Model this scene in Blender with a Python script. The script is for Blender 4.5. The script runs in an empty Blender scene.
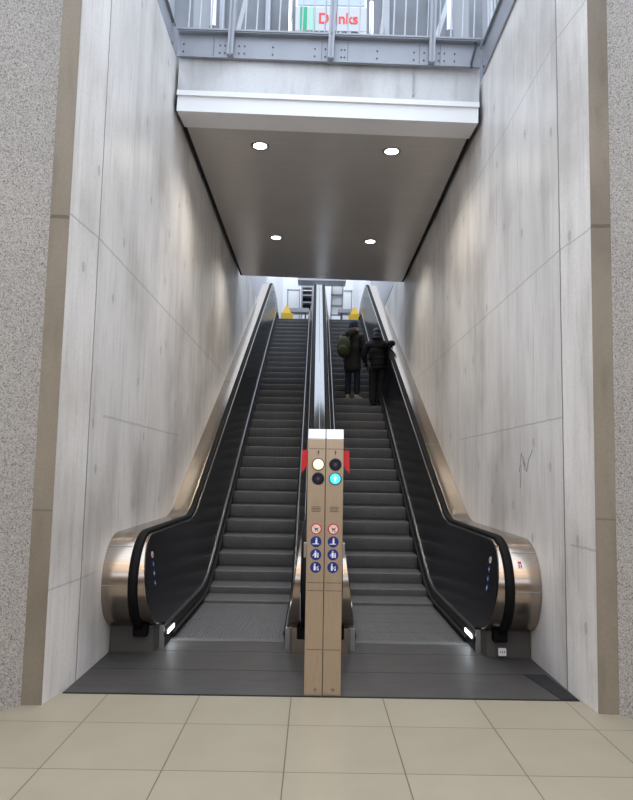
import bpy, bmesh, math, random
from mathutils import Vector, Matrix
random.seed(7)
scn = bpy.context.scene
COL = scn.collection
PI = math.pi

# ------------------------------------------------------------------ materials
def newmat(name):
    m = bpy.data.materials.new(name); m.use_nodes = True
    nt = m.node_tree; b = nt.nodes['Principled BSDF']
    return m, nt, b
def plain(name, col, rough=.5, metal=0., spec=None, noise=0., nscale=30., bump=0., emit=None, estr=0., aniso=None):
    m, nt, b = newmat(name)
    b.inputs['Base Color'].default_value = (*col, 1)
    b.inputs['Roughness'].default_value = rough
    b.inputs['Metallic'].default_value = metal
    if spec is not None: b.inputs['Specular IOR Level'].default_value = spec
    if emit:
        b.inputs['Emission Color'].default_value = (*emit, 1); b.inputs['Emission Strength'].default_value = estr
    if noise or bump:
        tc = nt.nodes.new('ShaderNodeTexCoord'); mp = nt.nodes.new('ShaderNodeMapping')
        if aniso: mp.inputs['Scale'].default_value = aniso
        nt.links.new(tc.outputs['Object'], mp.inputs['Vector'])
        n = nt.nodes.new('ShaderNodeTexNoise'); n.inputs['Scale'].default_value = nscale; n.inputs['Detail'].default_value = 4
        nt.links.new(mp.outputs['Vector'], n.inputs['Vector'])
        if noise:
            r = nt.nodes.new('ShaderNodeValToRGB')
            r.color_ramp.elements[0].position = .25; r.color_ramp.elements[1].position = .75
            r.color_ramp.elements[0].color = (*[c*(1-noise) for c in col], 1)
            r.color_ramp.elements[1].color = (*[min(1, c*(1+noise)) for c in col], 1)
            nt.links.new(n.outputs['Fac'], r.inputs['Fac']); nt.links.new(r.outputs['Color'], b.inputs['Base Color'])
        if bump:
            bp = nt.nodes.new('ShaderNodeBump'); bp.inputs['Strength'].default_value = bump; bp.inputs['Distance'].default_value = .01
            nt.links.new(n.outputs['Fac'], bp.inputs['Height']); nt.links.new(bp.outputs['Normal'], b.inputs['Normal'])
    return m

class NG:
    """small node-graph helper"""
    def __init__(s, nt): s.nt = nt
    def n(s, t, **kw):
        x = s.nt.nodes.new(t)
        for k, v in kw.items(): setattr(x, k, v)
        return x
    def l(s, a, b): s.nt.links.new(a, b)
    def math(s, op, a, b=None, c=None):
        x = s.n('ShaderNodeMath', operation=op)
        for i, v in enumerate((a, b, c)):
            if v is None: continue
            if isinstance(v, (int, float)): x.inputs[i].default_value = v
            else: s.l(v, x.inputs[i])
        return x.outputs[0]
    def noise(s, vec, scale, detail=4, sc=(1, 1, 1), loc=(0, 0, 0)):
        mp = s.n('ShaderNodeMapping'); mp.inputs['Scale'].default_value = sc; mp.inputs['Location'].default_value = loc
        s.l(vec, mp.inputs['Vector'])
        x = s.n('ShaderNodeTexNoise'); x.inputs['Scale'].default_value = scale; x.inputs['Detail'].default_value = detail
        s.l(mp.outputs['Vector'], x.inputs['Vector']); return x.outputs['Fac']
    def ramp(s, fac, stops):
        r = s.n('ShaderNodeValToRGB'); e = r.color_ramp.elements
        while len(e) < len(stops): e.new(.5)
        for i, (p, c) in enumerate(stops):
            e[i].position = p; e[i].color = (*c, 1) if len(c) == 3 else c
        s.l(fac, r.inputs['Fac']); return r.outputs['Color']
    def mix(s, fac, a, b, mode='MIX'):
        x = s.n('ShaderNodeMix', data_type='RGBA', blend_type=mode)
        if isinstance(fac, (int, float)): x.inputs[0].default_value = fac
        else: s.l(fac, x.inputs[0])
        for i, v in ((6, a), (7, b)):
            if isinstance(v, tuple): x.inputs[i].default_value = (*v, 1)
            else: s.l(v, x.inputs[i])
        return x.outputs[2]

def concrete(name, base, jy=(), jz=(), eps=.007, seed=0., rough=.40):
    """board-cast concrete: vertical streaks, blotches, form-tie marks, narrow joints"""
    m, nt, b = newmat(name); g = NG(nt)
    tc = g.n('ShaderNodeTexCoord'); P = tc.outputs['Object']
    sx = g.n('ShaderNodeSeparateXYZ'); g.l(P, sx.inputs[0]); Y, Z = sx.outputs['Y'], sx.outputs['Z']
    streak = g.noise(P, 1., 6, (3, 4.5, .45), (seed, seed, 0))
    fine = g.noise(P, 1., 8, (10, 26, 2.2), (seed, 3, 0))
    blot = g.noise(P, 1.1, 9, (1, 1, .8), (seed*2, 1, 4))
    grain = g.noise(P, 60, 3)
    d = lambda k: tuple(c*k for c in base)
    c = g.ramp(streak, [(.3, d(.86)), (.5, d(1.)), (.72, d(1.06))])
    c2 = g.ramp(fine, [(.3, (.72, .70, .68)), (.45, (.95,)*3), (.75, (1.03,)*3)])
    c = g.mix(.6, c, c2, 'MULTIPLY')
    c3 = g.ramp(blot, [(.34, (.70, .68, .66)), (.50, (.98, .98, .98)), (.68, (1.10, 1.10, 1.11))])
    c = g.mix(.8, c, c3, 'MULTIPLY')
    c = g.mix(.25, c, g.ramp(grain, [(.35, (.75,)*3), (.6, (1.05,)*3)]), 'MULTIPLY')
    # sparse dark drips (form-tie holes weeping)
    v = g.n('ShaderNodeTexVoronoi', feature='F1', voronoi_dimensions='2D'); v.inputs['Scale'].default_value = 1.
    cb = g.n('ShaderNodeCombineXYZ'); g.l(g.math('ADD', g.math('MULTIPLY', Y, 1.5), seed), cb.inputs[0]); g.l(g.math('ADD', g.math('MULTIPLY', Z, .85), seed*.7), cb.inputs[1])
    g.l(cb.outputs[0], v.inputs['Vector'])
    dist = g.math('ADD', v.outputs['Distance'], g.math('MULTIPLY', g.math('SUBTRACT', grain, .5), .03))
    spot = g.math('LESS_THAN', dist, .034)
    c = g.mix(g.math('MULTIPLY', spot, .5), c, d(.38))
    halo = g.math('SUBTRACT', 1., g.math('MINIMUM', g.math('MULTIPLY', v.outputs['Distance'], 7.), 1.))
    c = g.mix(g.math('MULTIPLY', halo, .22), c, d(.55))
    # joints
    wob = g.math('MULTIPLY', g.math('SUBTRACT', g.noise(P, 9, 2), .5), .012)
    Yw = g.math('ADD', Y, wob); Zw = g.math('ADD', Z, wob)
    tot = None
    for k, (y, w, s_) in enumerate(jy):
        t = g.math('MULTIPLY', g.math('COMPARE', Yw if w < .01 else Y, y, w), s_)
        tot = t if tot is None else g.math('MAXIMUM', tot, t)
    for (z, w, s_, y0, y1) in jz:
        t = g.math('MULTIPLY', g.math('COMPARE', Zw, z, w), s_)
        t = g.math('MULTIPLY', t, g.math('COMPARE', Y, (y0+y1)/2, (y1-y0)/2))
        tot = t if tot is None else g.math('MAXIMUM', tot, t)
    h = g.math('MULTIPLY', grain, .15)
    h = g.math('ADD', h, g.math('MULTIPLY', fine, .5))
    if tot is not None:
        c = g.mix(tot, c, d(.25)); h = g.math('SUBTRACT', h, g.math('MULTIPLY', tot, 2.))
    g.l(c, b.inputs['Base Color'])
    bp = g.n('ShaderNodeBump'); bp.inputs['Strength'].default_value = .35; bp.inputs['Distance'].default_value = .004
    g.l(h, bp.inputs['Height']); g.l(bp.outputs['Normal'], b.inputs['Normal'])
    b.inputs['Roughness'].default_value = rough
    return m

def aggregate(name):
    m, nt, b = newmat(name); g = NG(nt); P = g.n('ShaderNodeTexCoord').outputs['Object']
    v = g.n('ShaderNodeTexVoronoi', feature='F1'); v.inputs['Scale'].default_value = 150; g.l(P, v.inputs['Vector'])
    n = g.noise(P, 105, 4); big = g.noise(P, 1.3, 3)
    c = g.ramp(v.outputs['Color'], [(.0, (.08, .07, .065)), (.16, (.17, .16, .15)), (.5, (.37, .345, .325)), (.9, (.54, .51, .48))])
    c = g.mix(.55, c, g.ramp(n, [(.36, (.06, .055, .05)), (.47, (.37, .35, .328)), (.7, (.48, .455, .43))]))
    c = g.mix(.5, c, g.ramp(big, [(.3, (.85,)*3), (.7, (1.05,)*3)]), 'MULTIPLY')
    g.l(c, b.inputs['Base Color'])
    bp = g.n('ShaderNodeBump'); bp.inputs['Strength'].default_value = .5; bp.inputs['Distance'].default_value = .006
    g.l(n, bp.inputs['Height']); g.l(bp.outputs['Normal'], b.inputs['Normal']); b.inputs['Roughness'].default_value = .9
    return m

def tiles(name, w, x0, y0):
    m, nt, b = newmat(name); g = NG(nt); P = g.n('ShaderNodeTexCoord').outputs['Object']
    sx = g.n('ShaderNodeSeparateXYZ'); g.l(P, sx.inputs[0])
    u = g.math('DIVIDE', g.math('SUBTRACT', sx.outputs['X'], x0), w); vv = g.math('DIVIDE', g.math('SUBTRACT', sx.outputs['Y'], y0), w)
    du = g.math('ABSOLUTE', g.math('SUBTRACT', u, g.math('ROUND', u))); dv = g.math('ABSOLUTE', g.math('SUBTRACT', vv, g.math('ROUND', vv)))
    gu = g.math('LESS_THAN', du, .0052); gv = g.math('LESS_THAN', dv, .0050)
    gr = g.math('MAXIMUM', gu, gv)
    cmb = g.n('ShaderNodeCombineXYZ'); g.l(g.math('FLOOR', u), cmb.inputs[0]); g.l(g.math('FLOOR', vv), cmb.inputs[1])
    wn = g.n('ShaderNodeTexWhiteNoise'); g.l(cmb.outputs[0], wn.inputs['Vector'])
    base = g.ramp(wn.outputs['Value'], [(0, (.318, .283, .214)), (1, (.338, .302, .230))])
    n = g.noise(P, 3.5, 5); f = g.noise(P, 140, 2)
    c = g.mix(.5, base, g.ramp(n, [(.3, (.9, .89, .88)), (.7, (1.03, 1.03, 1.03))]), 'MULTIPLY')
    c = g.mix(.35, c, g.ramp(f, [(.3, (.85,)*3), (.6, (1.03,)*3)]), 'MULTIPLY')
    c = g.mix(g.math('MULTIPLY', gr, .85), c, (.075, .058, .042))
    g.l(c, b.inputs['Base Color'])
    bp = g.n('ShaderNodeBump'); bp.inputs['Strength'].default_value = .4; bp.inputs['Distance'].default_value = .002
    g.l(g.math('SUBTRACT', 1., gr), bp.inputs['Height']); g.l(bp.outputs['Normal'], b.inputs['Normal'])
    b.inputs['Roughness'].default_value = .42
    return m

def plate_mat(name):
    m, nt, b = newmat(name); g = NG(nt); P = g.n('ShaderNodeTexCoord').outputs['Object']
    sx = g.n('ShaderNodeSeparateXYZ'); g.l(P, sx.inputs[0])
    n = g.noise(P, 4, 6, (1, 3, 1)); f = g.noise(P, 90, 3)
    c = g.ramp(n, [(.3, (.048, .045, .044)), (.6, (.063, .059, .058)), (.8, (.082, .077, .075))])
    c = g.mix(.5, c, g.ramp(f, [(.3, (.7,)*3), (.65, (1.1,)*3)]), 'MULTIPLY')
    rib = g.math('SINE', g.math('MULTIPLY', sx.outputs['Y'], 2*PI/.018))
    bp = g.n('ShaderNodeBump'); bp.inputs['Strength'].default_value = .5; bp.inputs['Distance'].default_value = .003
    g.l(g.math('ADD', rib, g.math('MULTIPLY', f, .5)), bp.inputs['Height']); g.l(bp.outputs['Normal'], b.inputs['Normal'])
    g.l(c, b.inputs['Base Color']); b.inputs['Roughness'].default_value = .45; b.inputs['Metallic'].default_value = .1
    return m

def brushed(name, col, rough, axis=(1, 60, 60), amt=.10):
    m, nt, b = newmat(name); g = NG(nt); P = g.n('ShaderNodeTexCoord').outputs['Object']
    n = g.noise(P, 6, 4, axis); q = g.noise(P, 2.2, 4)
    d = lambda k: tuple(c*k for c in col)
    c = g.ramp(n, [(.3, d(1-amt)), (.7, d(1+amt))])
    c = g.mix(.25, c, g.ramp(q, [(.3, (.86, .85, .84)), (.7, (1.03,)*3)]), 'MULTIPLY')
    g.l(c, b.inputs['Base Color'])
    g.l(g.math('ADD', rough-.02, g.math('MULTIPLY', q, .04)), b.inputs['Roughness'])
    b.inputs['Metallic'].default_value = 1.
    return m

def soffit_mat(name):
    m, nt, b = newmat(name); g = NG(nt); P = g.n('ShaderNodeTexCoord').outputs['Object']
    sx = g.n('ShaderNodeSeparateXYZ'); g.l(P, sx.inputs[0]); n = g.noise(P, 1.2, 3)
    yy = g.math('DIVIDE', g.math('SUBTRACT', sx.outputs['Y'], 1.35), .62)
    seam = g.math('LESS_THAN', g.math('ABSOLUTE', g.math('SUBTRACT', yy, g.math('ROUND', yy))), .014)
    c = g.ramp(n, [(.3, (.52, .49, .465)), (.7, (.57, .54, .515))])
    c = g.mix(g.math('MULTIPLY', seam, .5), c, (.62, .6, .58))
    g.l(c, b.inputs['Base Color']); b.inputs['Roughness'].default_value = .30; b.inputs['Metallic'].default_value = .25
    return m

M = {}
M['wall_l'] = concrete('cast concrete with left joints', (.77, .742, .72),
    jy=[(4.70, .0085, .9), (6.1, .004, .35), (7.45, .004, .3), (9.3, .004, .3), (11.2, .004, .3)],
    jz=[(3.155, .007, .45, 4.0, 20.), (.70, .006, .35, 4.0, 5.), (1.87, .010, .28, 5.0, 7.8)], seed=1.7)
M['wall_r'] = concrete('cast concrete with right joints', (.78, .75, .726),
    jy=[(4.68, .0095, .95), (8.6, .004, .35), (10.6, .004, .3)],
    jz=[(3.12, .006, .4, 4.0, 20.), (1.89, .006, .4, 4.7, 8.), (4.75, .006, .4, 4.0, 20), (1.0, .008, .35, 4.2, 4.6)], seed=5.3)
M['beam'] = concrete('pale cast concrete beam', (.60, .60, .61), seed=9.1)
M['brown'] = concrete('brownish concrete', (.235, .200, .156), jz=[(3.13, .012, .6, 0, 9), (1.2, .006, .4, 0, 9)], seed=3.1, rough=.7)
M['agg'] = aggregate('washed aggregate concrete')
M['tile'] = tiles('beige floor tile', .6, -.1984, 3.976)
M['plate'] = plate_mat('ribbed dark metal plate')
M['steel'] = brushed('brushed stainless steel', (.37, .31, .258), .20)
M['steel_deck'] = brushed('brushed stainless deck', (.40, .41, .43), .15, (60, 1, 30))
M['totem'] = brushed('brushed bronze-toned steel', (.52, .41, .305), .40, (50, 50, 1))
M['alu'] = plain('aluminium profile', (.45, .45, .46), .35, 1.)
M['panel'] = plain('black glossy panel', (.012, .012, .015), .22, 0., noise=.2, nscale=6)
M['base'] = plain('dark brushed base plate', (.075, .070, .066), .5, .2)
M['skirt'] = plain('dark skirt metal', (.022, .022, .024), .6, 0., spec=.2)
M['rubber'] = plain('black rubber', (.006, .006, .007), .6, spec=.10)
M['brush'] = plain('black bristle brush', (.008, .008, .008), .9)
M['step'] = plain('dark grey cast step', (.138, .137, .140), .50, .1, noise=.12, nscale=8)
M['soffit'] = soffit_mat('glossy soffit panels')
M['fascia'] = plain('white painted metal', (.82, .82, .83), .35)
M['black'] = plain('black shadow gap', (.006, .006, .006), .8)
M['paint'] = plain('blue-grey painted steel', (.30, .315, .355), .45, .2, noise=.06, nscale=5)
M['paint_d'] = plain('dark grey painted steel', (.12, .13, .15), .45, .2)
M['galv'] = plain('galvanised steel', (.40, .42, .45), .40, .5, noise=.1, nscale=10)
M['bolt'] = plain('dark bolt steel', (.06, .065, .07), .5, .6)
M['white'] = plain('white lacquer', (.80, .80, .80), .4)
M['hall'] = plain('pale hall wall', (.72, .72, .74), .5, noise=.05, nscale=2)
M['bridge_back'] = plain('blue-grey cladding', (.13, .14, .16), .5, noise=.35, nscale=1.3)
M['col'] = plain('grey painted column', (.22, .23, .25), .4)
M['sign_w'] = plain('white sign face', (.50, .51, .53), .4)
M['hall_m'] = plain('light grey cladding', (.42, .42, .45), .4, noise=.06, nscale=2)
M['hall_d'] = plain('mid grey hall panel', (.34, .34, .36), .4, noise=.08, nscale=2)
M['green'] = plain('green paint', (.0, .36, .17), .4)
M['green_p'] = plain('pale green paint', (.30, .62, .48), .4)
M['redtext'] = plain('red lettering', (.75, .035, .03), .4)
M['red'] = plain('red plastic', (.55, .012, .018), .4)
M['blue'] = plain('blue sticker', (.008, .022, .17), .35)
M['stw'] = plain('white sticker', (.72, .74, .78), .4)
M['pink'] = plain('pale sticker ground', (.72, .60, .55), .4)
M['yellow'] = plain('yellow plastic', (.80, .50, .01), .4)
M['lens'] = plain('dark lens', (.018, .016, .035), .15)
M['lamp_w'] = plain('lit warm lamp', (1, .8, .6), .3, emit=(1., .50, .25), estr=1.1)
M['lamp_wc'] = plain('lit lamp core', (1, .9, .8), .3, emit=(1., .80, .62), estr=1.5)
M['lamp_c'] = plain('lit cyan lamp', (.1, .6, .8), .3, emit=(.02, .50, .80), estr=1.3)
M['lamp_cc'] = plain('lit cyan symbol', (.4, .9, 1), .3, emit=(.30, .95, 1.), estr=1.5)
M['down'] = plain('lit downlight', (1, 1, .95), .3, emit=(1., .96, .86), estr=14)
M['led'] = plain('lit white strip', (1, 1, 1), .3, emit=(.92, .96, 1.), estr=2.0)
M['tube'] = plain('lit tube', (1, 1, 1), .3, emit=(.95, .98, 1.), estr=2.2)
M['fill_panel'] = plain('lit fill panel', (1, 1, 1), .3, emit=(1., .85, .70), estr=3.0)
M['glassy'] = plain('pale glazing', (.42, .50, .58), .12, 0.)
M['ink'] = plain('dark ink', (.20, .20, .205), .7)
M['skin'] = plain('skin', (.42, .25, .18), .5)
M['hair'] = plain('dark hair', (.010, .008, .007), .5)
M['olive'] = plain('dark olive coat', (.026, .026, .020), .8, noise=.2, nscale=14, bump=.3)
M['fur'] = plain('olive-brown fur trim', (.040, .036, .024), .95, noise=.4, nscale=60, bump=.8)
M['pack'] = plain('olive backpack nylon', (.050, .052, .018), .7, noise=.2, nscale=20)
M['jean'] = plain('dark blue denim', (.014, .017, .034), .8, noise=.2, nscale=40)
M['navy'] = plain('navy knit', (.010, .014, .045), .85, noise=.3, nscale=80, bump=.6)
M['blackcoat'] = plain('black quilted coat', (.006, .006, .009), .75, noise=.2, nscale=20, bump=.3)
M['blacktr'] = plain('black trousers', (.008, .008, .010), .8)
M['shoe'] = plain('pale trainers', (.46, .42, .34), .6)
M['bootb'] = plain('black boots', (.008, .008, .008), .5)
M['conc_back'] = plain('warm concourse wall', (.33, .27, .22), .6, noise=.15, nscale=1.5)
M['eyew'] = plain('eye white', (.7, .7, .68), .3)
M['lip'] = plain('lip', (.35, .12, .10), .5)

# ------------------------------------------------------------------ mesh helpers
def link_mesh(name, bm, mats, parent=None, smooth=False, bevel=0.):
    bmesh.ops.recalc_face_normals(bm, faces=bm.faces)
    me = bpy.data.meshes.new(name); bm.to_mesh(me); bm.free()
    if not isinstance(mats, (list, tuple)): mats = [mats]
    for m in mats: me.materials.append(m)
    if smooth:
        for p in me.polygons: p.use_smooth = True
        try: me.set_sharp_from_angle(angle=math.radians(38))
        except Exception: pass
    o = bpy.data.objects.new(name, me); COL.objects.link(o)
    if parent: o.parent = parent
    if bevel:
        b = o.modifiers.new('bevel', 'BEVEL'); b.width = bevel; b.segments = 2; b.limit_method = 'ANGLE'
    return o
def box(bm, x0, x1, y0, y1, z0, z1, mat=0):
    v = [bm.verts.new(p) for p in ((x0,y0,z0),(x1,y0,z0),(x1,y1,z0),(x0,y1,z0),(x0,y0,z1),(x1,y0,z1),(x1,y1,z1),(x0,y1,z1))]
    for f in ((0,3,2,1),(4,5,6,7),(0,1,5,4),(1,2,6,5),(2,3,7,6),(3,0,4,7)):
        bm.faces.new([v[i] for i in f]).material_index = mat
def prism(bm, pts, d0, d1, plane='XZ', mat=0):
    """extrude a polygon: plane XZ along Y, XY along Z, YZ along X"""
    def P(a, b, d): return {'XZ': (a, d, b), 'XY': (a, b, d), 'YZ': (d, a, b)}[plane]
    A = [bm.verts.new(P(a, b, d0)) for a, b in pts]; B = [bm.verts.new(P(a, b, d1)) for a, b in pts]
    n = len(pts)
    bm.faces.new(A).material_index = mat; bm.faces.new(B[::-1]).material_index = mat
    for i in range(n): bm.faces.new([A[i], A[(i+1) % n], B[(i+1) % n], B[i]]).material_index = mat
def tube(bm, p0, p1, r0, r1=None, n=12, mat=0, cap=True):
    r1 = r0 if r1 is None else r1
    p0, p1 = Vector(p0), Vector(p1); d = (p1-p0).normalized()
    a = d.orthogonal().normalized(); b = d.cross(a)
    R = []
    for p, r in ((p0, r0), (p1, r1)):
        R.append([bm.verts.new(p+(a*math.cos(2*PI*i/n)+b*math.sin(2*PI*i/n))*r) for i in range(n)])
    for i in range(n): bm.faces.new([R[0][i], R[0][(i+1) % n], R[1][(i+1) % n], R[1][i]]).material_index = mat
    if cap:
        bm.faces.new(R[0][::-1]).material_index = mat; bm.faces.new(R[1]).material_index = mat
def bar(bm, p0, p1, w, h, mat=0):
    p0, p1 = Vector(p0), Vector(p1); d = (p1-p0).normalized()
    up = Vector((0, 0, 1)) if abs(d.z) < .9 else Vector((0, 1, 0))
    s = d.cross(up).normalized(); u = s.cross(d).normalized()
    R = [[bm.verts.new(p+s*a*w/2+u*b*h/2) for a, b in ((-1,-1),(1,-1),(1,1),(-1,1))] for p in (p0, p1)]
    for i in range(4): bm.faces.new([R[0][i], R[0][(i+1) % 4], R[1][(i+1) % 4], R[1][i]]).material_index = mat
    bm.faces.new(R[0][::-1]).material_index = mat; bm.faces.new(R[1]).material_index = mat
def ellipsoid(bm, c, r, mat=0, u=16, v=10, rot=None):
    m = Matrix.Translation(c) @ (rot.to_4x4() if rot else Matrix()) @ Matrix.Diagonal((*r, 1))
    g = bmesh.ops.create_uvsphere(bm, u_segments=u, v_segments=v, radius=1, matrix=m)
    for f in {f for x in g['verts'] for f in x.link_faces}: f.material_index = mat
def grid(bm, rows, mat=0, closed=False):
    V = [[bm.verts.new(p) for p in r] for r in rows]; n = len(rows[0])
    for i in range(len(V)-1):
        for j in range(n if closed else n-1):
            k = (j+1) % n
            bm.faces.new([V[i][j], V[i][k], V[i+1][k], V[i+1][j]]).material_index = mat
    return V
def tag(o, label=None, cat=None, group=None, kind=None):
    if label: o['label'] = label
    if cat: o['category'] = cat
    if group: o['group'] = group
    if kind: o['kind'] = kind
    return o
def thing(name, label, cat, loc=(0, 0, 0), group=None):
    e = bpy.data.objects.new(name, None); e.empty_display_size = .1; COL.objects.link(e); e.location = loc
    return tag(e, label, cat, group)
def struct(name, bm, m, label, cat, **k):
    o = link_mesh(name, bm, m, **k); return tag(o, label, cat, kind='structure')

# ------------------------------------------------------------------ setting
YF = 4.455          # where the tiles meet the metal landing
WX = 1.70           # half width of the escalator shaft
ZL, ZR = 5.98, 5.78 # tops of the two shaft walls
bm = bmesh.new(); box(bm, -4.6, 4.6, -8, YF, -.12, 0)
struct('floor', bm, M['tile'], 'beige square floor tiles in front of the escalators', 'floor')
bm = bmesh.new(); box(bm, -2.2, 2.2, YF, 22.5, -.6, -.25)
struct('floor_pit', bm, M['black'], 'dark pit floor under the two escalators', 'floor')
bm = bmesh.new(); prism(bm, [(-WX, 22.5), (-WX, 4.70), (-1.742, 4.24), (-2.1, 4.24), (-2.1, 22.5)], -.25, ZL, 'XY')
for v in bm.verts:
    if v.co.z > 1 and v.co.x > -2: v.co.x += .035
struct('wall_left', bm, M['wall_l'], 'smooth grey concrete wall on the left of the escalators', 'wall')
bm = bmesh.new(); prism(bm, [(WX, 22.5), (WX, 4.68), (1.722, 4.24), (2.1, 4.24), (2.1, 22.5)], -.25, ZR, 'XY')
for v in bm.verts:
    if v.co.z > 1 and v.co.x < 2 and v.co.y < 4.3: v.co.x += .033
struct('wall_right', bm, M['wall_r'], 'smooth grey concrete wall with scribble on the right of the escalators', 'wall')
bm = bmesh.new(); prism(bm, [(-1.742, 4.235), (-1.868, 4.228), (-2.1, 4.0), (-2.1, 4.235)], 0, 8.6, 'XY')
for v in bm.verts:
    if v.co.z > 1: v.co.x += .05
struct('trim_1', bm, M['brown'], 'brownish concrete corner strip at left wall end', 'trim')
bm = bmesh.new(); prism(bm, [(1.722, 4.235), (1.848, 4.222), (2.1, 4.0), (2.1, 4.235)], 0, 8.6, 'XY')
for v in bm.verts:
    if v.co.z > 1: v.co.x += .05
struct('trim_2', bm, M['brown'], 'brownish concrete corner strip at right wall end', 'trim')
bm = bmesh.new(); prism(bm, [(-1.868, 4.226), (-2.62, 3.28), (-4.6, 3.28), (-4.6, 3.6), (-2.1, 4.226)], 0, 8.6, 'XY')
for v in bm.verts:
    if v.co.z > 1 and v.co.x > -4: v.co.x += .05
struct('wall_left_rough', bm, M['agg'], 'speckled rough aggregate wall at far left', 'wall')
bm = bmesh.new(); prism(bm, [(1.848, 4.22), (2.62, 3.28), (4.6, 3.28), (4.6, 3.6), (2.1, 4.22)], 0, 8.6, 'XY')
for v in bm.verts:
    if v.co.z > 1 and v.co.x < 4: v.co.x += .05
struct('wall_right_rough', bm, M['agg'], 'speckled rough aggregate wall at far right', 'wall')
# the concourse behind the viewer
bm = bmesh.new(); box(bm, -4.9, -4.6, -8, 3.6, 0, 3.4)
struct('wall_left_concourse', bm, M['conc_back'], 'concourse side wall left of the viewer', 'wall')
bm = bmesh.new(); box(bm, 4.6, 4.9, -8, 3.6, 0, 3.4)
struct('wall_right_concourse', bm, M['conc_back'], 'concourse side wall right of the viewer', 'wall')
bm = bmesh.new(); box(bm, -4.9, 4.9, -8.3, -8, 0, 3.4)
struct('wall_back', bm, M['conc_back'], 'warm brown concourse wall behind the viewer', 'wall')
bm = bmesh.new(); box(bm, -4.9, 4.9, -8.3, .6, 5.6, 5.8)
struct('ceiling', bm, M['hall'], 'grey concourse ceiling above the viewer', 'ceiling')

# ------------------------------------------------------------------ bridge over the shaft
TILT = .026
br = thing('footbridge', 'pale concrete footbridge with grey soffit spanning above the escalators', 'bridge', (0, 6.82, 5.405))
br.rotation_euler = (0, TILT, -.003)
# local frame: y=0 front face, z=0 soffit level
bm = bmesh.new(); box(bm, -1.64, 1.66, .02, 6.2, .10, .76)
link_mesh('deck_slab', bm, M['beam'], br)
bm = bmesh.new()
prism(bm, [(.40, -.03), (.42, -.042), (6.2, -.042), (6.2, .09), (.40, .09)], -1.605, 1.625, 'YZ')
link_mesh('soffit_panel', bm, M['soffit'], br)
for a_, b_ in ((-1.645, -1.607), (1.627, 1.662)):
    bm = bmesh.new(); box(bm, a_, b_, .0, 6.2, -.04, .10); link_mesh('gap_shade_strip', bm, M['black'], br)  # solid black strips stand in for the shade of the open gap
bm = bmesh.new()
prism(bm, [(-.02, -.105), (.40, -.06), (.40, .07), (.03, .115), (-.02, .115)], -1.625, 1.645, 'YZ')
prism(bm, [(-.045, .065), (-.02, .065), (-.02, .12), (-.045, .12)], -1.63, 1.65, 'YZ')
link_mesh('fascia', bm, M['fascia'], br)
bm = bmesh.new(); box(bm, -1.64, 1.66, .0, .03, .12, .135); link_mesh('shadow_joint', bm, M['black'], br)
bm = bmesh.new(); box(bm, .93, .945, -.004, .03, .19, .5); link_mesh('drip_groove', bm, M['hall_d'], br)
for (x, y) in ((-.79, .80), (.80, .80), (-.785, 3.93), (.80, 3.93)):
    lab = 'round lit downlight at the %s %s of the soffit' % ('front' if y < 2 else 'rear', 'left' if x < 0 else 'right')
    wp = br.matrix_basis @ Vector((x, y, -.043))
    t = thing('downlight', lab, 'ceiling light', wp, 'soffit downlights')
    b1 = bmesh.new()
    N = 28
    ra = [[(r*math.cos(2*PI*i/N), r*math.sin(2*PI*i/N), z) for i in range(N)] for r, z in ((.112, 0), (.110, -.008), (.082, -.008), (.076, .006))]
    grid(b1, ra, closed=True); link_mesh('trim_ring', b1, M['alu'], t, True)
    b2 = bmesh.new(); tube(b2, (0, 0, .002), (0, 0, -.004), .077, n=N); link_mesh('lamp_glass', b2, M['down'], t)
    L = bpy.data.lights.new('downlight_beam', 'SPOT'); L.energy = 110; L.spot_size = 2.4; L.spot_blend = .8; L.shadow_soft_size = .09; L.color = (1, .93, .82)
    lo = bpy.data.objects.new('downlight_beam', L); COL.objects.link(lo); lo.parent = t; lo.location = (0, 0, -.02)

# small round sensor at rear edge of the soffit
t = thing('smoke_detector', 'small white round detector at the rear edge of the soffit', 'detector', br.matrix_basis @ Vector((.06, 5.9, -.043)))
bm = bmesh.new(); tube(bm, (0, 0, 0), (0, 0, -.03), .07, .05, 20); link_mesh('housing', bm, M['white'], t)

# railing along the bridge front
ra = thing('bridge_railing', 'blue-grey steel railing with thin balusters along the footbridge front', 'railing', (0, 6.82, 5.41))
ra.rotation_euler = (0, .033, -.02)
bm = bmesh.new()
box(bm, -1.665, 1.64, -.03, -.012, .515, .785); box(bm, -1.665, 1.64, -.09, -.012, .772, .785); box(bm, -1.63, 1.64, -.05, -.012, .505, .517)
link_mesh('channel', bm, M['paint'], ra)
bm = bmesh.new(); box(bm, -1.665, 1.64, -.10, -.03, .785, .805); link_mesh('bottom_rail', bm, M['paint'], ra)
bm = bmesh.new(); box(bm, -1.63, 1.64, -.08, -.04, 1.72, 1.76); link_mesh('top_rail', bm, M['galv'], ra)
for x in (-1.075, .015, 1.105):
    bm = bmesh.new(); box(bm, x-.030, x-.008, -.115, -.03, .51, 1.72); box(bm, x-.008, x+.012, -.10, -.03, .51, 1.72); box(bm, x+.012, x+.034, -.115, -.03, .51, 1.72)
    link_mesh('post', bm, M['paint'], ra)
bm0 = bmesh.new(); tube(bm0, (0, 0, .82), (0, 0, 1.73), .0085, n=8)
b0 = None; x = -1.60
xs = [-1.555+.1245*i for i in range(26)]
for x in xs:
    if min(abs(x-q) for q in (-1.075, .015, 1.105)) < .045: continue
    if b0 is None: b0 = link_mesh('baluster', bm0, M['galv'], ra, True); b0.location = (x, -.06, 0)
    else:
        c = b0.copy(); COL.objects.link(c); c.parent = ra; c.location = (x, -.06, 0)
c0 = None
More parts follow.
